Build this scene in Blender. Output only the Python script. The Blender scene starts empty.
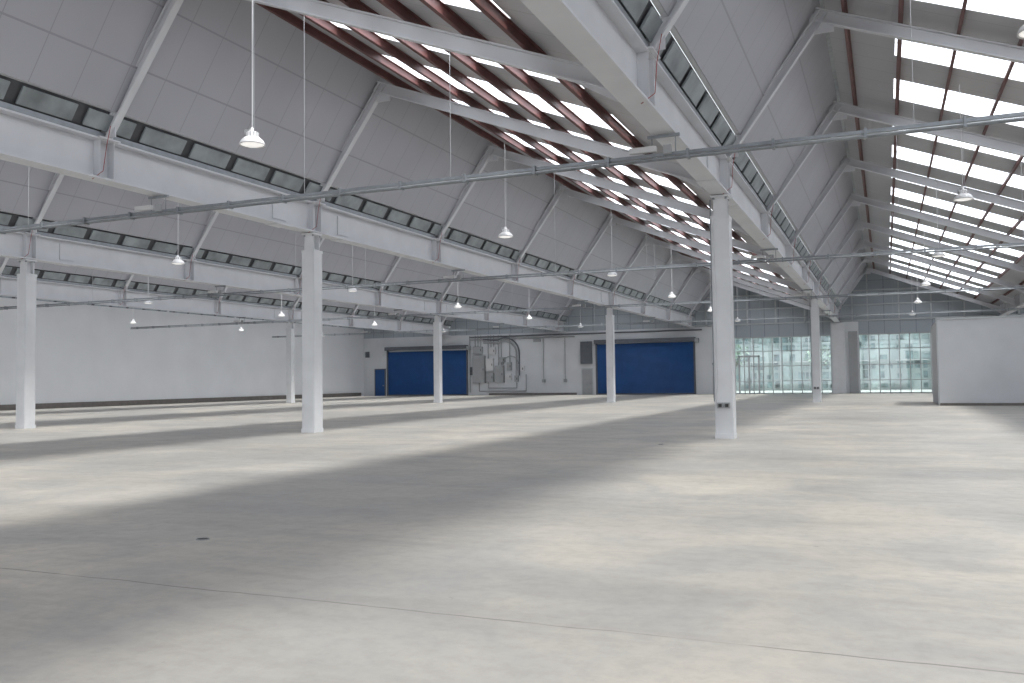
import bpy, math, random
from mathutils import Vector, Matrix
random.seed(4)
S = bpy.context.scene
COL = S.collection

# ------------------------------------------------------------------ materials
def mat(name, col, rough=0.5, metal=0.0, noise=0.0, nscale=3.0, emit=0.0, bump=0.0, spec=0.5):
    m = bpy.data.materials.new(name); m.use_nodes = True
    nt = m.node_tree; b = nt.nodes["Principled BSDF"]
    b.inputs["Base Color"].default_value = (*col, 1)
    b.inputs["Roughness"].default_value = rough
    b.inputs["Metallic"].default_value = metal
    b.inputs["Specular IOR Level"].default_value = spec
    if emit:
        b.inputs["Emission Color"].default_value = (*col, 1)
        b.inputs["Emission Strength"].default_value = emit
    if noise or bump:
        tc = nt.nodes.new("ShaderNodeTexCoord")
        n = nt.nodes.new("ShaderNodeTexNoise")
        n.inputs["Scale"].default_value = nscale; n.inputs["Detail"].default_value = 6
        nt.links.new(tc.outputs["Object"], n.inputs["Vector"])
        if noise:
            r = nt.nodes.new("ShaderNodeValToRGB")
            r.color_ramp.elements[0].position = .3; r.color_ramp.elements[1].position = .7
            r.color_ramp.elements[0].color = (*[c*(1-noise) for c in col], 1)
            r.color_ramp.elements[1].color = (*[min(1, c*(1+noise)) for c in col], 1)
            nt.links.new(n.outputs["Fac"], r.inputs["Fac"])
            nt.links.new(r.outputs["Color"], b.inputs["Base Color"])
        if bump:
            bp = nt.nodes.new("ShaderNodeBump"); bp.inputs["Strength"].default_value = bump
            nt.links.new(n.outputs["Fac"], bp.inputs["Height"])
            nt.links.new(bp.outputs["Normal"], b.inputs["Normal"])
    return m

def math_node(nt, op, a, b=None, c=None):
    n = nt.nodes.new("ShaderNodeMath"); n.operation = op
    for i, v in enumerate((a, b, c)):
        if v is None: continue
        if isinstance(v, (int, float)): n.inputs[i].default_value = v
        else: nt.links.new(v, n.inputs[i])
    return n.outputs[0]

def line_mask(nt, coord, period, offset, width):
    """1 on a thin line every `period` metres"""
    a = math_node(nt, 'ADD', coord, -offset + period*100 + period/2)
    f = math_node(nt, 'MODULO', a, period)
    f = math_node(nt, 'SUBTRACT', f, period/2)
    f = math_node(nt, 'ABSOLUTE', f)
    return math_node(nt, 'LESS_THAN', f, width)

def mix_col(nt, fac, a, b):
    n = nt.nodes.new("ShaderNodeMix"); n.data_type = 'RGBA'
    for i, v in ((0, fac), (6, a), (7, b)):
        if isinstance(v, (int, float)): n.inputs[i].default_value = v
        elif isinstance(v, tuple): n.inputs[i].default_value = (*v, 1)
        else: nt.links.new(v, n.inputs[i])
    return n.outputs[2]

def panel_mat(name, col, seam, py, oy, wy, zlines=(), rough=.45, axis='Y'):
    m = mat(name, col, rough); nt = m.node_tree; b = nt.nodes["Principled BSDF"]
    tc = nt.nodes.new("ShaderNodeTexCoord"); sp = nt.nodes.new("ShaderNodeSeparateXYZ")
    nt.links.new(tc.outputs["Object"], sp.inputs[0])
    msk = line_mask(nt, sp.outputs[axis], py, oy, wy)
    for z in zlines:
        d = math_node(nt, 'ABSOLUTE', math_node(nt, 'SUBTRACT', sp.outputs["Z"], z))
        msk = math_node(nt, 'MAXIMUM', msk, math_node(nt, 'LESS_THAN', d, .018))
    n = nt.nodes.new("ShaderNodeTexNoise"); n.inputs["Scale"].default_value = .5
    nt.links.new(tc.outputs["Object"], n.inputs["Vector"])
    base = mix_col(nt, n.outputs["Fac"], tuple(c*.90 for c in col), tuple(min(1, c*1.08) for c in col))
    nt.links.new(mix_col(nt, msk, base, seam), b.inputs["Base Color"])
    return m

def floor_mat():
    m = mat("concrete_floor", (.5, .47, .42), .5); nt = m.node_tree; b = nt.nodes["Principled BSDF"]
    b.inputs["Specular IOR Level"].default_value = .3
    tc = nt.nodes.new("ShaderNodeTexCoord"); sp = nt.nodes.new("ShaderNodeSeparateXYZ")
    nt.links.new(tc.outputs["Object"], sp.inputs[0])
    def noise(sc, det=6, dist=0, rough=.55, vec=None):
        n = nt.nodes.new("ShaderNodeTexNoise"); n.inputs["Scale"].default_value = sc
        n.inputs["Detail"].default_value = det; n.inputs["Distortion"].default_value = dist
        n.inputs["Roughness"].default_value = rough
        nt.links.new(vec or tc.outputs["Object"], n.inputs["Vector"]); return n.outputs["Fac"]
    def ramp(f, lo, hi):
        mr = nt.nodes.new("ShaderNodeMapRange"); nt.links.new(f, mr.inputs[0])
        mr.inputs[1].default_value = lo; mr.inputs[2].default_value = hi; return mr.outputs[0]
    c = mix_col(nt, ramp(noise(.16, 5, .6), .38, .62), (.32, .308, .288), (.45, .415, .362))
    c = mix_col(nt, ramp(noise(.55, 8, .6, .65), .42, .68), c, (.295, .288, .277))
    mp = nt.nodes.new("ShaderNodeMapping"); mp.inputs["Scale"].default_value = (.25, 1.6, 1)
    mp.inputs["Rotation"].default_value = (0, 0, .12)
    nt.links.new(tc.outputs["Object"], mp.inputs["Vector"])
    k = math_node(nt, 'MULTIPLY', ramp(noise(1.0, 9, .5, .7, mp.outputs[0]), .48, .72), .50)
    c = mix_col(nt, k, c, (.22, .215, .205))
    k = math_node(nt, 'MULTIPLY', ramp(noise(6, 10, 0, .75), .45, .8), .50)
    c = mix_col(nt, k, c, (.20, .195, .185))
    # pale plaster splashes and small dark spots
    k = math_node(nt, 'MULTIPLY', ramp(noise(2.3, 10, .3, .8), .62, .70), .35)
    c = mix_col(nt, k, c, (.52, .49, .45))
    k = math_node(nt, 'MULTIPLY', ramp(noise(3.7, 4, .2, .6), .70, .76), .5)
    c = mix_col(nt, k, c, (.17, .165, .155))
    wob = math_node(nt, 'MULTIPLY', math_node(nt, 'SUBTRACT', noise(1.2, 3), .5), .10)
    yy = math_node(nt, 'ADD', sp.outputs["Y"], wob)
    j = line_mask(nt, yy, 11.7, 5.1, .010)
    j = math_node(nt, 'MULTIPLY', j, ramp(noise(.9, 4), .30, .5))
    j = math_node(nt, 'MULTIPLY', j, .65)
    c = mix_col(nt, j, c, (.10, .095, .09))
    nt.links.new(c, b.inputs["Base Color"])
    r = nt.nodes.new("ShaderNodeMapRange"); nt.links.new(noise(1.5, 6), r.inputs[0])
    r.inputs[3].default_value = .40; r.inputs[4].default_value = .65
    nt.links.new(r.outputs[0], b.inputs["Roughness"])
    bp = nt.nodes.new("ShaderNodeBump"); bp.inputs["Strength"].default_value = .08
    nt.links.new(noise(14, 6), bp.inputs["Height"]); nt.links.new(bp.outputs["Normal"], b.inputs["Normal"])
    return m

def glaze_mat(name, tint, emit=0.0, gloss=.08, ecol=(1, 1, 1)):
    m = bpy.data.materials.new(name); m.use_nodes = True; nt = m.node_tree; nt.nodes.clear()
    o = nt.nodes.new("ShaderNodeOutputMaterial"); t = nt.nodes.new("ShaderNodeBsdfTransparent")
    t.inputs[0].default_value = (*tint, 1)
    if emit:
        e = nt.nodes.new("ShaderNodeEmission"); e.inputs[0].default_value = (*ecol, 1); e.inputs[1].default_value = emit
        a = nt.nodes.new("ShaderNodeAddShader")
        nt.links.new(t.outputs[0], a.inputs[0]); nt.links.new(e.outputs[0], a.inputs[1])
    else:
        e = nt.nodes.new("ShaderNodeBsdfGlossy"); e.inputs["Roughness"].default_value = .02
        a = nt.nodes.new("ShaderNodeMixShader"); a.inputs[0].default_value = gloss
        nt.links.new(t.outputs[0], a.inputs[1]); nt.links.new(e.outputs[0], a.inputs[2])
    nt.links.new(a.outputs[0], o.inputs[0]); return m

WHITE = mat("white_painted_steel", (.60, .61, .64), .42, noise=.05, nscale=1.2)
COLW = mat("white_column_paint", (.64, .65, .67), .4, noise=.05, nscale=2)
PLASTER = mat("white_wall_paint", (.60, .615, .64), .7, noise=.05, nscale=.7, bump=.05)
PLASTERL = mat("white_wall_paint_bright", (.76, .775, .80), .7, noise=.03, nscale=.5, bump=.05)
PANEL = panel_mat("roof_lining_panels", (.40, .405, .445), (.30, .30, .33), 1.0, .0, .010, (8.35, 9.55))
DECK = panel_mat("roof_deck_panels", (.42, .42, .44), (.30, .30, .31), .98, .0, .012)
RED = mat("red_oxide_purlin", (.115, .045, .042), .55, noise=.2, nscale=2)
SKY = glaze_mat("translucent_rooflight", (.9, .92, .95), emit=.7, ecol=(.97, .985, 1))  # added emission stands in for daylight scattered through the sheet
LOUV = mat("louvre_panel", (.27, .30, .315), .4, .1, noise=.35, nscale=1.5)
DARK = mat("dark_recess", (.085, .087, .095), .7, noise=.1)
BLACK = mat("black_fittings", (.03, .03, .03), .6, noise=.1)
GALV = mat("galvanised_steel", (.26, .28, .30), .4, .5, noise=.12, nscale=6)
GREY = mat("grey_enclosure", (.32, .33, .34), .5, noise=.05)
BLUEP = mat("blue_door_paint", (.011, .070, .23), .5, noise=.12, nscale=1)
SHBOX = mat("shutter_housing", (.10, .11, .13), .5, noise=.1)
LAMPW = mat("lamp_housing_white", (.6, .6, .61), .35, noise=.02)
LENS = mat("lamp_lens", (1, .98, .95), .3, emit=.4)
WIRE = mat("suspension_wire", (.45, .46, .48), .4, .5, noise=.05)
REDC = mat("red_fire_cable", (.34, .04, .04), .5, noise=.05)
REDS = mat("red_sign", (.6, .03, .03), .5, noise=.05)
FRAME = mat("aluminium_frame", (.45, .47, .48), .35, .4, noise=.05)
GLASS = glaze_mat("facade_glass", (.82, .88, .88), gloss=.12)
GABLE = panel_mat("gable_cladding", (.33, .37, .41), (.21, .24, .27), 1.2, 0, .03, (7.4, 8.4, 9.4), axis='X')
SKIRT = mat("dark_skirting", (.16, .145, .135), .7, noise=.15)
FLOOR = floor_mat()

# ------------------------------------------------------------------ mesh builder
class MB:
    def __init__(s): s.v = []; s.f = []; s.m = []; s.mats = []; s.sm = []
    def mi(s, m):
        if m not in s.mats: s.mats.append(m)
        return s.mats.index(m)
    def add(s, vs, fs, m, smooth=False):
        o = len(s.v); s.v += [tuple(v) for v in vs]; k = s.mi(m)
        for f in fs: s.f.append([o+i for i in f]); s.m.append(k); s.sm.append(smooth)
    def box(s, x0, x1, y0, y1, z0, z1, m):
        vs = [(x, y, z) for z in (z0, z1) for y in (y0, y1) for x in (x0, x1)]
        s.add(vs, [(0,2,3,1),(4,5,7,6),(0,1,5,4),(2,6,7,3),(0,4,6,2),(1,3,7,5)], m)
    def prism(s, p0, p1, w, h, m, up=(0, 0, 1), off=(0, 0)):
        p0 = Vector(p0); p1 = Vector(p1); d = (p1-p0).normalized(); u = Vector(up)
        r = d.cross(u)
        if r.length < 1e-4: r = d.cross(Vector((0, 1, 0)))
        r.normalize(); u = r.cross(d).normalized(); c = r*off[0]+u*off[1]
        vs = []
        for p in (p0, p1):
            for a, b in ((-1, -1), (1, -1), (1, 1), (-1, 1)): vs.append(p+c+r*a*w/2+u*b*h/2)
        s.add(vs, [(0,3,2,1),(4,5,6,7),(0,1,5,4),(1,2,6,5),(2,3,7,6),(3,0,4,7)], m)
    def ibeam(s, p0, p1, b, h, m, t=.025, up=(0, 0, 1)):
        s.prism(p0, p1, b, t, m, up, (0, h/2-t/2)); s.prism(p0, p1, b, t, m, up, (0, -h/2+t/2))
        s.prism(p0, p1, t*.8, h-2*t, m, up)
    def cyl(s, p0, p1, r, m, n=8, r1=None, caps=True, smooth=True):
        p0 = Vector(p0); p1 = Vector(p1); r1 = r if r1 is None else r1
        d = (p1-p0).normalized(); a = d.cross(Vector((0, 0, 1)))
        if a.length < 1e-4: a = Vector((1, 0, 0))
        a.normalize(); b = d.cross(a)
        vs = [p+(a*math.cos(2*math.pi*i/n)+b*math.sin(2*math.pi*i/n))*rr for p, rr in ((p0, r), (p1, r1)) for i in range(n)]
        s.add(vs, [(i, (i+1) % n, n+(i+1) % n, n+i) for i in range(n)], m, smooth)
        if caps: s.add(vs, [tuple(range(n))[::-1], tuple(range(n, 2*n))], m)
    def path(s, pts, r, m, n=6):
        for a, b in zip(pts[:-1], pts[1:]): s.cyl(a, b, r, m, n)
    def slab(s, pts, t, m):
        P = [Vector(p) for p in pts]; nrm = (P[1]-P[0]).cross(P[2]-P[0]).normalized()*t
        n = len(P); vs = P+[p+nrm for p in P]
        s.add(vs, [tuple(range(n))[::-1], tuple(range(n, 2*n))]+[(i, (i+1) % n, n+(i+1) % n, n+i) for i in range(n)], m)
    def lathe(s, prof, m, n=20, c=(0, 0, 0)):
        vs = [(c[0]+r*math.cos(2*math.pi*i/n), c[1]+r*math.sin(2*math.pi*i/n), c[2]+z) for r, z in prof for i in range(n)]
        fs = [(k*n+i, k*n+(i+1) % n, (k+1)*n+(i+1) % n, (k+1)*n+i) for k in range(len(prof)-1) for i in range(n)]
        s.add(vs, fs, m, True)
    def mesh(s, name):
        me = bpy.data.meshes.new(name); me.from_pydata(s.v, [], s.f)
        for m in s.mats: me.materials.append(m)
        me.polygons.foreach_set("material_index", s.m); me.polygons.foreach_set("use_smooth", s.sm)
        import bmesh
        bm = bmesh.new(); bm.from_mesh(me); bmesh.ops.recalc_face_normals(bm, faces=bm.faces); bm.to_mesh(me); bm.free()
        me.update(); return me
    def obj(s, name, loc=(0, 0, 0)): return place(s.mesh(name), name, loc)
def place(me, name, loc=(0, 0, 0), rz=0, sc=1):
    o = bpy.data.objects.new(name, me); o.location = loc; o.rotation_euler[2] = rz; o.scale = (sc,)*3
    COL.objects.link(o); return o

# ------------------------------------------------------------------ layout
BAY = 12.2
ROWS = [-3.65-BAY*k for k in (4, 3, 2, 1, 0, -1)]
XL, XR = -50.4, -3.65+2*BAY
Y0, Y1 = -10.0, 79.0; YF = [22+7.8*k for k in range(-4, 8)]
RX, RZ, SL = 2.4, 10.54, .387
dz = lambda lx: RZ - SL*(lx-RX)
BZ0, BZ1 = 6.0, 6.9

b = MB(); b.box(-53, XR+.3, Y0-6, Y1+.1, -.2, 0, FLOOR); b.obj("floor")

# ceiling: lining panels (steep side) + deck (shallow side)
b = MB(); sk = MB(); pu = MB(); lv = MB()
SX1, SW, PITCH = 10.3, 1.95, 3.9
for r in ROWS:
    SX0 = 6.6 if r == ROWS[0] else 4.1  # leftmost rooflights cut short, shaped to keep sunlight stripes off the left wall
    bx, bz = .12, 6.98
    sx = lambda z: bx+(z-bz)*(RX-bx)/(RZ-bz)
    zt = 7.5
    b.slab([(r+sx(zt), Y0, zt), (r+RX, Y0, RZ), (r+RX, Y1, RZ), (r+sx(zt), Y1, zt)], -.08, PANEL)
    def dq(x0, x1, y0, y1, m, bb, t=.07):
        bb.slab([(r+x0, y0, dz(x0)), (r+x1, y0, dz(x1)), (r+x1, y1, dz(x1)), (r+x0, y1, dz(x0))], t, m)
    dq(RX-.05, SX0, Y0, Y1, DECK, b); dq(SX1, BAY-.2, Y0, Y1, DECK, b)
    y = Y0; c = 22+1.95-PITCH*8
    while c < Y1:
        a0, a1 = c-SW/2, c+SW/2
        if a1 > Y1: break
        if a0 > y:
            dq(SX0, SX1, y, a0, DECK, b)
        a0 = max(a0, y)
        dq(SX0, SX1, a0, a1, SKY, sk, .01)
        b.prism((r+SX0, (a0+a1)/2, dz(SX0)+.03), (r+SX1, (a0+a1)/2, dz(SX1)+.03), .05, .05, FRAME)
        y = a1; c += PITCH
    dq(SX0, SX1, y, Y1, DECK, b)
    b.box(r-.38, r+.2, Y0, Y1, 6.91, 6.98, GALV)
    b.prism((r+RX, Y0, RZ-.05), (r+RX, Y1, RZ-.05), .3, .05, GALV)
    for lx in (3.0, 4.2, 5.4, 6.6, 7.8, 9.0, 10.2, 11.4):
        pu.prism((r+lx, Y0, dz(lx)-.12), (r+lx, Y1, dz(lx)-.12), .03, .18, RED)
        pu.prism((r+lx+.03, Y0, dz(lx)-.03), (r+lx+.03, Y1, dz(lx)-.03), .06, .015, RED)
        pu.prism((r+lx-.03, Y0, dz(lx)-.205), (r+lx-.03, Y1, dz(lx)-.205), .06, .015, RED)
    lv.slab([(r+sx(6.98)-.1, Y0, 6.98), (r+sx(zt)-.1, Y0, zt), (r+sx(zt)-.1, Y1, zt), (r+sx(6.98)-.1, Y1, 6.98)], -.03, DARK)
    y = Y0
    while y < Y1-1.4:
        lv.slab([(r+sx(7.08), y+.14, 7.08), (r+sx(7.40), y+.14, 7.40), (r+sx(7.40), y+1.42, 7.40), (r+sx(7.08), y+1.42, 7.08)], -.04, LOUV)
        for zz in (7.16, 7.24, 7.32):
            lv.prism((r+sx(zz)+.015, y+.2, zz), (r+sx(zz)+.015, y+1.36, zz), .02, .010, DARK)
        y += 1.56
    lv.prism((r+sx(zt), Y0, zt), (r+sx(zt), Y1, zt), .1, .08, WHITE)
    lv.prism((r+sx(7.0)+.03, Y0, 7.0), (r+sx(7.0)+.03, Y1, 7.0), .06, .06, GALV)
b.obj("ceiling"); sk.obj("skylight_glazing"); pu.obj("roof_purlins"); lv.obj("ventilation_louvres")

# valley girders
g = MB()
g.ibeam((0, Y0, (BZ0+BZ1)/2), (0, Y1-.22, (BZ0+BZ1)/2), .44, BZ1-BZ0, WHITE, t=.04)
for y in YF:
    for sx_ in (-1, 1):
        g.box(min(0, sx_*.21), max(0, sx_*.21), y-.2, y-.18, BZ0+.04, BZ1-.04, WHITE)
        g.box(min(0, sx_*.21), max(0, sx_*.21), y+.18, y+.2, BZ0+.04, BZ1-.04, WHITE)
    g.box(-.30, .30, y-.28, y+.28, BZ1-.02, BZ1+.01, WHITE)
for yc in (22, 53.2):
    for o in (-1.6, 1.6):
        g.box(-.23, .23, yc+o-.3, yc+o+.3, BZ0-.02, BZ0, WHITE)
        g.box(-.05, .05, yc+o-.3, yc+o+.3, BZ0+.15, BZ1-.15, WHITE)
gm = g.mesh("valley_girder")
for r in ROWS: place(gm, "valley_girder", (r, 0, 0))

# roof frames (strut + rafter)
f = MB()
S0 = (.14, 0, BZ1+.03); S1 = (RX+.12, 0, RZ-.35)
f.prism(S0, S1, .18, .04, WHITE, up=(1, 0, 0), off=(0, .09))
f.prism(S0, S1, .18, .04, WHITE, up=(1, 0, 0), off=(0, -.09))
f.prism(S0, S1, .04, .18, WHITE, up=(1, 0, 0))
LE = BAY-.02
f.ibeam((RX-.1, 0, dz(RX-.1)-.41), (LE, 0, dz(LE)-.41), .17, .30, WHITE, t=.03)
f.box(RX-.2, RX+.35, -.02, .02, RZ-.85, RZ-.35, WHITE)
f.box(.0, .45, -.015, .015, BZ1+.03, BZ1+.4, WHITE)
f.box(LE-.26, LE-.22, -.14, .14, 6.1, 6.88, WHITE)
f.slab([(LE-.26, -.015, 6.1), (LE-.26, -.015, 6.3), (LE-1.3, -.015, dz(LE-1.3)-.56)], .03, WHITE)
f.path([(.42, -.11, 7.15), (.34, -.14, 6.7), (.31, -.2, 6.15), (.1, -.3, 5.97)], .007, REDC)
fm = f.mesh("roof_rafter_frame")
for r in ROWS:
    for y in YF: place(fm, "roof_rafter_frame", (r, y, 0))

# columns
def column(detail):
    c = MB(); w = .215
    c.box(-w, w, -w, w, 0, 5.45, COLW)
    c.box(-w-.015, w+.015, -w-.015, w+.015, 0, .12, COLW)
    c.box(-w-.012, w+.012, -w-.012, w+.012, 5.38, 5.47, COLW)
    for sx_ in (-1, 1):
        c.box(sx_*(w-.03)-.012, sx_*(w-.03)+.012, -w-.008, -w, .12, 5.38, COLW)
        c.box(w, w+.008, sx_*(w-.03)-.012, sx_*(w-.03)+.012, .12, 5.38, COLW)
    c.ibeam((0, 0, 5.45), (0, 0, 5.93), .32, .32, COLW, t=.03, up=(0, 1, 0))
    c.box(-.22, .22, -.22, .22, 5.93, 5.98, COLW)
    for a in (-.15, .15):
        for d_ in (-.17, .17): c.cyl((a, d_, 5.88), (a, d_, 5.93), .03, GALV, 6)
    if detail:
        c.cyl((-w-.03, -.1, .9), (-w-.03, -.1, 5.9), .018, GALV)
        c.cyl((-w+.06, -w-.025, .85), (-w+.06, -w-.025, 5.4), .018, COLW)
        c.box(-.15, -.01, -w-.07, -w, .74, .88, GREY); c.box(.01, .15, -w-.07, -w, .74, .88, GREY)
        c.box(-.12, -.04, -w-.08, -w-.07, .77, .85, BLACK); c.box(.04, .12, -w-.08, -w-.07, .77, .85, BLACK)
        for z in (1.8, 3, 4.2, 5.2): c.box(-w-.06, -w, -.14, -.06, z, z+.05, GALV)
    return c.mesh("column")
c0 = column(False); c1 = column(True)
for r in ROWS[1:]:
    for y in (-9.2, 22, 53.2):
        place(c1 if (r == ROWS[4] and y > 0) else c0, "column", (r, y, 0))

# high-bay pendants
def pendant():
    l = MB()
    l.lathe([(0, .30), (.025, .30), (.03, .25), (.07, .235), (.09, .21), (.09, .14), (.13, .13), (.19, .075), (.215, .02), (.22, 0), (.205, 0), (.195, .02), (0, .02)], LAMPW, 24)
    l.lathe([(.195, .012), (.12, -.012), (0, -.02)], LENS, 24)
    for i in range(10):
        a = i*math.pi/5; l.box(.09*math.cos(a)-.008, .09*math.cos(a)+.02, .09*math.sin(a)-.008, .09*math.sin(a)+.008, .14, .22, LAMPW)
    l.box(-.12, -.02, -.06, .06, .17, .27, GREY)
    l.cyl((0, 0, .30), (0, 0, 2.75), .009, LAMPW, 6)
    l.cyl((.04, 0, .28), (.03, 0, 2.6), .005, WIRE, 5)
    return l
lm = pendant().mesh("pendant_highbay_lamp")
for r in ROWS:
    for y in (1.3, 12.1, 23.1, 33.8, 44.5, 55.3, 66.2):
        x = 1.8 if r == ROWS[4] else r+5.9
        place(lm, "pendant_highbay_lamp", (x, y, 5.6))

# cross cable trays under girders
t = MB(); TZ = 5.56; TL, TR = XL+.1, XR-.02
t.box(TL, TR, -.035, .035, TZ+.02, TZ+.08, GALV)
t.cyl((TL, -.06, TZ-.03), (TR, -.06, TZ-.03), .024, GALV, 8)
t.cyl((TL, .05, TZ-.03), (TR, .05, TZ-.03), .02, GALV, 8)
x = TL+.6
while x < TR-.1:
    t.box(x-.025, x+.025, -.09, .08, TZ-.07, TZ+.10, GALV); x += 1.5
x = TL+1.6
while x < TR-.1:
    t.cyl((x-.06, -.06, TZ-.03), (x+.06, -.06, TZ-.03), .034, GALV, 8); x += 3
for r in ROWS[1:]:
    t.box(r-.3, r+.3, -.025, .025, 5.93, 5.985, GALV)
    for s_ in (-.22, .22): t.cyl((r+s_, 0, TZ), (r+s_, 0, 5.96), .012, GALV, 6)
    t.box(r-.62, r-.12, -.14, -.04, TZ+.1, TZ+.2, LAMPW)
    t.box(r+.02, r+.16, -.14, -.05, TZ+.03, TZ+.2, GREY)
for r in ROWS[1:]:
    for lx in (4.2, 7.8):
        t.cyl((r+lx, 0, TZ+.08), (r+lx, 0, dz(lx)-.2), .006, WIRE, 5)
tm = t.mesh("cable_tray")
for y in (15.9, 31.9, 47.9, 63.9): place(tm, "cable_tray", (0, y, 0))

# ------------------------------------------------------------------ walls
G1, G2, G3, G4, GH = -12.2, -4.2, -2.0, 4.2, 4.95
b = MB()
b.box(-53, G1, Y1, Y1+.3, 0, 6.0, PLASTER); b.box(G2, G3, Y1, Y1+.3, 0, 6.0, PLASTER)
b.box(G2+.1, G2+1.1, Y1-.25, Y1-.001, 0, 5.9, COLW); b.box(G3-.8, G3-.1, Y1-.12, Y1-.001, 0, 5.2, GREY)
b.box(G4, XR+.3, Y1, Y1+.3, 0, 6.0, PLASTER)
b.box(G1, G2, Y1, Y1+.3, GH, 6.0, GABLE); b.box(G3, G4, Y1, Y1+.3, GH, 6.0, GABLE)
for r in ROWS:
    b.slab([(r, Y1, 6), (r+BAY, Y1, 6), (r+BAY, Y1, 6.8), (r+RX, Y1, RZ+.02), (r, Y1, 6.95)], -.2, GABLE)
    if r >= -16:
        for lx in (1.2, 2.4, 4.8, 7.2, 9.6):
            top = 6.95+lx*(RZ-6.95)/RX if lx < RX else dz(lx)
            b.box(r+lx-.06, r+lx+.06, Y1-.14, Y1-.01, 6.0, top-.3, FRAME)
        for z in (6.1, 7.4, 8.6):
            x1 = RX+(RZ-z)/SL-.6; x0 = max(.1, (z-6.95)*RX/3.6+.2)
            b.box(r+x0, r+min(x1, 11.8), Y1-.14, Y1-.01, z-.05, z+.05, FRAME)
b.obj("wall_far")
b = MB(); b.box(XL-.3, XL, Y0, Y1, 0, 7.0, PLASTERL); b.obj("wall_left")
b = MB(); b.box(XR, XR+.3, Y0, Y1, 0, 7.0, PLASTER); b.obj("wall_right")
b = MB(); b.box(XL+.001, XL+.1, Y0, Y1-.7, 0, .35, SKIRT); b.obj("baseboard_left")
b = MB(); b.box(-36, -26.9, Y1-.05, Y1-.001, 0, .2, SKIRT); b.obj("baseboard_far")
b = MB(); b.box(2.35, XR-.02, 47, 47.2, 0, 4.12, PLASTER); b.box(2.35, 2.55, 47.2, 53.5, 0, 4.12, PLASTER)
b.box(2.28, XR-.02, 46.95, 47.25, 4.12, 4.2, FRAME); b.box(2.30, 2.35, 46.97, 47.25, 0, 4.12, FRAME)
b.obj("wall_partition")
b = MB(); b.box(2.36, XR-.02, 46.96, 46.999, 0, .12, SKIRT); b.obj("baseboard_partition")

def facade(x0, x1, name, n, door=None):
    g = MB(); y = Y1+.12
    g.box(x0, x1, y, y+.02, .05, GH, GLASS)
    g.box(x0, x1, y-.06, y+.08, 0, .08, FRAME); g.box(x0, x1, y-.06, y+.08, GH-.08, GH, FRAME)
    for i in range(n+1):
        x = x0+(x1-x0)*i/n; g.box(x-.035, x+.035, y-.06, y+.08, 0, GH, FRAME)
    for z in (1.1, 2.4, 3.7): g.box(x0, x1, y-.04, y+.06, z-.03, z+.03, FRAME)
    if door:
        d0, d1 = door
        g.box(d0, d0+.12, y-.12, y+.1, 0, 3.3, FRAME); g.box(d1-.12, d1, y-.12, y+.1, 0, 3.3, FRAME)
        g.box((d0+d1)/2-.06, (d0+d1)/2+.06, y-.12, y+.1, 0, 3.2, FRAME)
        g.box(d0, d1, y-.12, y+.1, 3.2, 3.35, FRAME)
        for s_ in (-.15, .12): g.box((d0+d1)/2+s_, (d0+d1)/2+s_+.03, y-.2, y-.12, .9, 1.4, FRAME)
    g.obj(name)
facade(G1, G2, "window_1", 10, (-11.9, -10.1)); facade(G3, G4, "window_2", 8)

def shutter(x0, x1, h, name):
    s = MB(); y = Y1
    z = .1
    while z < h-.3:
        s.add([(x0, y-.06, z), (x1, y-.06, z), (x1, y-.09, z+.05), (x0, y-.09, z+.05), (x1, y-.06, z+.1), (x0, y-.06, z+.1)],
              [(0, 1, 2, 3), (3, 2, 4, 5)], BLUEP); z += .1
    s.box(x0, x1, y-.05, y-.01, 0, h-.3, BLUEP)
    s.box(x0, x1, y-.12, y-.04, 0, .12, SHBOX)
    s.box(x0-.15, x0, y-.16, y-.01, 0, h, SHBOX); s.box(x1, x1+.15, y-.16, y-.01, 0, h, SHBOX)
    s.box(x0-.2, x1+.2, y-.5, y-.01, h-.15, h+.2, SHBOX)
    s.box(x1+.2, x1+.5, y-.5, y-.05, h-.3, h+.1, GREY)
    s.obj(name)
shutter(-47.4, -38.4, 4.8, "roller_shutter"); shutter(-24.8, -15.8, 4.9, "roller_shutter")
DX = -48.95
d = MB(); d.box(DX, DX+1.1, Y1-.08, Y1-.01, 0, 2.7, BLUEP); d.box(DX-.1, DX, Y1-.1, Y1-.01, 0, 2.8, SHBOX)
d.box(DX+1.1, DX+1.2, Y1-.1, Y1-.01, 0, 2.8, SHBOX); d.box(DX-.1, DX+1.2, Y1-.1, Y1-.01, 2.7, 2.8, SHBOX); d.box(DX+.9, DX+1.0, Y1-.14, Y1-.08, 1, 1.1, GALV)
d.obj("door_1")
d = MB(); d.box(-15.0, -14.2, Y1-.06, Y1-.01, 0, 4.6, PLASTER)
d.box(-14.1, -13.0, Y1-.08, Y1-.01, 0, 2.3, SHBOX); d.box(-13.9, -13.2, Y1-.1, Y1-.08, 1.1, 2.1, GREY); d.obj("door_2")
d = MB(); d.box(-26.3, -25.35, Y1-.08, Y1-.01, 0, 2.4, GREY); d.box(-26.4, -25.25, Y1-.05, Y1-.01, 0, 2.5, FRAME); d.box(-25.55, -25.5, Y1-.14, Y1-.08, 1, 1.12, GALV)
d.box(-26.4, -25.3, Y1-.3, Y1-.01, 2.9, 5.0, SHBOX); d.obj("door_3")

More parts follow.
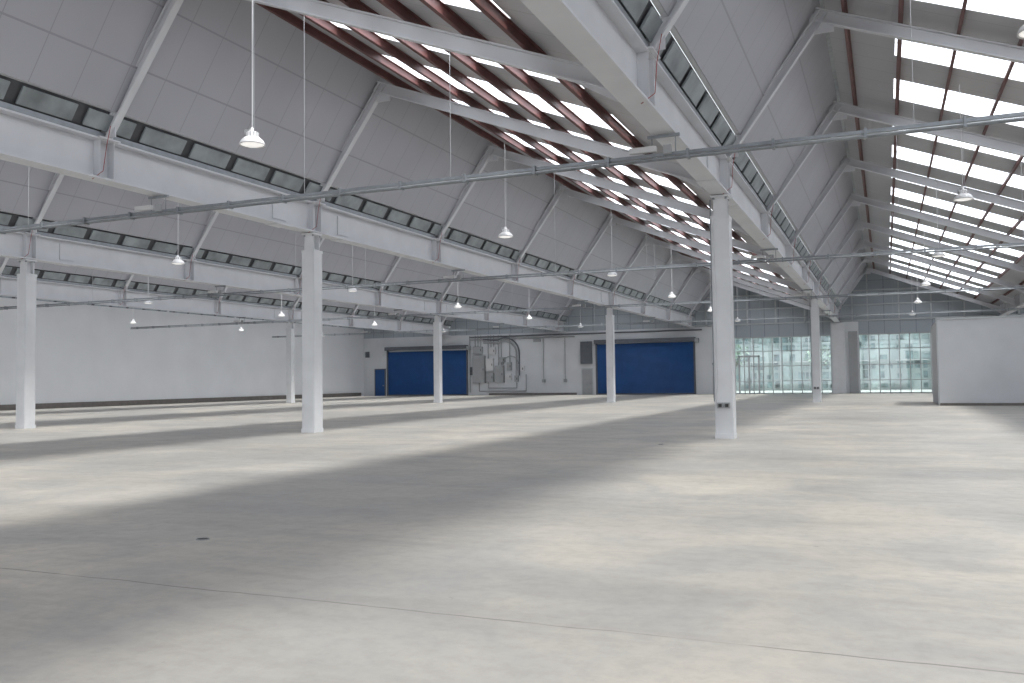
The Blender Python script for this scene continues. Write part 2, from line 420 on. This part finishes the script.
# switchgear + conduits
e = MB(); y = Y1
def cab(x0, x1, z0, z1, dp, m=GREY):
    e.box(x0, x1, y-dp, y-.01, z0, z1, m); e.box(x0+.05, x1-.05, y-dp-.02, y-dp, z0+.05, z1-.05, m)
    e.box(x1-.16, x1-.1, y-dp-.05, y-dp-.02, (z0+z1)/2-.1, (z0+z1)/2+.1, BLACK)
cab(-37.6, -36.3, 1.2, 3.9, .4); cab(-36.2, -35.4, 1.3, 2.2, .3); cab(-36.2, -35.4, 2.4, 3.6, .3, LAMPW)
cab(-35.2, -34.3, 1.2, 2.9, .35); cab(-34.1, -33.5, 1.5, 2.1, .25, LAMPW); cab(-37.6, -36.6, 4.1, 4.8, .3)
cab(-33.2, -32.8, 1.3, 1.9, .2); cab(-35.9, -35.2, 4.0, 4.7, .25, LAMPW); cab(-34.9, -34.2, 3.2, 3.7, .2)
cab(-38.0, -37.7, 2.0, 2.8, .2, SHBOX); cab(-34.0, -33.5, 2.4, 3.2, .2); cab(-32.6, -32.2, 2.3, 2.8, .15, LAMPW)
for x, z in ((-37.4, 4.8), (-37.1, 4.8), (-36.8, 4.8), (-36.0, 3.6), (-35.7, 4.7), (-35.4, 4.7), (-34.9, 2.9), (-34.6, 2.9), (-38.0, .3), (-33.7, 3.2)):
    e.cyl((x, y-.12, z), (x, y-.12, 5.9), .055, GREY, 8)
def arc(cx, cz, r, a0, a1): return [(cx+r*math.cos(math.radians(a0+(a1-a0)*i/14)), y-.12, cz+r*math.sin(math.radians(a0+(a1-a0)*i/14))) for i in range(15)]
e.path([(-36.5, y-.12, 5.2)]+arc(-34.2, 4.1, 1.2, 120, 0)+[(-33.0, y-.12, 1.9)], .09, GREY, 8)
e.path([(-36.5, y-.2, 5.5)]+arc(-34.2, 4.1, 1.5, 120, 0)+[(-32.7, y-.12, 1.9)], .07, SHBOX, 8)
e.path(arc(-33.6, 3.0, .8, 180, 0), .05, GREY, 8)
e.path([(-37.0, y-.12, 1.2), (-37.0, y-.12, .4), (-32.0, y-.12, .4), (-32, y-.12, 2)], .05, GREY, 8)
e.path([(-36.0, y-.12, 1.3), (-36.0, y-.12, .7), (-33.0, y-.12, .7), (-33, y-.12, 1.3)], .05, GREY, 8)
e.path([(-38, y-.12, 5.5), (-27, y-.12, 5.5)], .06, GREY, 8)
e.path([(-38, y-.12, 5.75), (-15, y-.12, 5.75)], .06, SHBOX, 8)
for x in (-30.2, -28.0): e.cyl((x, y-.08, 1.5), (x, y-.08, 5.5), .03, GREY, 6)
for x in (-30.2, -28.0): e.box(x-.15, x+.15, y-.16, y-.01, 1.2, 1.5, GREY)
e.obj("electrical_switchgear")
q = MB(); q.box(-50.1, -49.7, Y1-.2, Y1-.01, 4.0, 4.6, SHBOX); q.box(-31.2, -30.5, Y1-.15, Y1-.01, 5.1, 5.4, GREY)
q.obj("wall_junction_box")
q = MB(); q.cyl((-12.7, Y1-.15, 6.9), (-12.7, Y1-.35, 6.9), .3, REDS, 16); q.cyl((-12.7, Y1-.35, 6.9), (-12.7, Y1-.42, 6.9), .1, REDS, 10); q.obj("fire_alarm_bell")

dr = MB(); dr.cyl((0, 0, 0), (0, 0, .006), .055, BLACK, 20)
dr.lathe([(.065, .002), (.065, .009), (.055, .009)], GREY, 20)
dm = dr.mesh("floor_drain_cover")
for p in ((-6.1, 6.7), (-4.7, 19.6)): place(dm, "floor_drain_cover", (p[0], p[1], 0))

# ------------------------------------------------------------------ outside, beyond the glass
ASPH = mat("exterior_paving", (.40, .42, .42), .8, noise=.15, nscale=.5)
BW = mat("exterior_cladding", (.50, .55, .55), .6, noise=.1, nscale=.3)
BG = mat("exterior_glazing", (.20, .27, .28), .3, noise=.8, nscale=1.1)
BG2 = mat("exterior_glazing_pale", (.42, .50, .50), .3, noise=.4, nscale=1.1)
LEAF = mat("tree_foliage", (.22, .30, .24), .7, noise=.5, nscale=2.5, bump=.6)
BARK = mat("tree_bark", (.12, .09, .07), .8, noise=.3, nscale=6)
o = MB(); o.box(-90, 90, Y1+.35, 190, -.3, -.05, ASPH); o.obj("exterior_ground")
o = MB(); yb = 101; o.box(-50, 60, yb, yb+12, -.05, 13, BW)
for i in range(130):
    for j in range(9):
        if random.random() < .8:
            z = .2+j*1.0; x = -49.5+i*.83
            o.box(x, x+random.choice((.4, .55, .7)), yb-.08, yb, z, z+random.choice((.45, .7, .85)), random.choice((BG, BG, BG2)))
for i in range(36): o.box(-49.7+i*3, -49.58+i*3, yb-.5, yb, 0, 10.2, FRAME)
for z in (3.0, 5.9, 8.9): o.box(-50, 60, yb-.4, yb, z, z+.12, FRAME)
for i in range(20): o.box(-49+i*5, -46+i*5, yb-1.6, yb-.4, 3.0, 3.1, LAMPW)
o.obj("exterior_building")
def tree():
    t = MB(); t.cyl((0, 0, -.1), (0, .1, 3), .12, BARK, 8, r1=.07)
    for a in range(5):
        t.cyl((0, .1, 2.2+.2*a), (math.cos(a*1.3)*1.1, math.sin(a*1.3)*1.1, 3.5+.3*a), .05, BARK, 6, r1=.02)
    for i in range(150):
        th = random.uniform(0, 6.28); ph = math.acos(random.uniform(-1, 1)); rr = 1.6*random.random()**.35
        c = Vector((rr*math.sin(ph)*math.cos(th), rr*math.sin(ph)*math.sin(th), 4+rr*.9*math.cos(ph)))
        n = Vector((random.gauss(0, 1), random.gauss(0, 1), random.gauss(0, 1))).normalized(); u = n.orthogonal().normalized(); w = n.cross(u); s_ = random.uniform(.12, .26)
        t.add([c+u*s_, c+w*s_*.6, c-u*s_, c-w*s_*.6], [(0, 1, 2, 3)], LEAF)
    return t.mesh("tree")
tr = tree()
for x, y, s_ in ((-15, 97, 1.0), (-6.5, 98, .9)): place(tr, "tree", (x, y, -.05), random.random()*6, s_)

# ------------------------------------------------------------------ light
w = bpy.data.worlds.new("World"); S.world = w; w.use_nodes = True
nt = w.node_tree; bg = nt.nodes["Background"]
bg.inputs[0].default_value = (.89, .935, 1.0, 1); bg.inputs[1].default_value = 1.2
for k, dy in enumerate((-.04, .11, .26)):     # sunlight split over added lamps so rooflight stripes merge into even bands
    split_sun = bpy.data.lights.new("split_sun", 'SUN'); split_sun.energy = 2.5; split_sun.angle = math.radians(9); split_sun.color = (1, .95, .86)
    so = bpy.data.objects.new("split_sun", split_sun); COL.objects.link(so)
    so.rotation_euler = Vector((-.45, dy, -1)).to_track_quat('-Z', 'Y').to_euler(); so.location = (10, 3*k, 30)

# ------------------------------------------------------------------ camera
F = 880.0; yaw = math.atan(373/F); pitch = math.atan(38.2/F); roll = .0126
cam = bpy.data.cameras.new("camera"); cam.sensor_width = 36; cam.lens = F*36/1024; cam.clip_end = 600
fw = Vector((-math.sin(yaw)*math.cos(pitch), math.cos(yaw)*math.cos(pitch), math.sin(pitch)))
rw = Vector((math.cos(yaw), math.sin(yaw), 0)); uw = rw.cross(fw)
R = rw*math.cos(roll)-uw*math.sin(roll); U = rw*math.sin(roll)+uw*math.cos(roll)
M = Matrix((R, U, -fw)).transposed().to_4x4(); M.translation = Vector((0, 0, 1.50))
co = bpy.data.objects.new("camera", cam); COL.objects.link(co); co.matrix_world = M
S.camera = co
S.view_settings.view_transform = 'Standard'
S.view_settings.exposure = .40
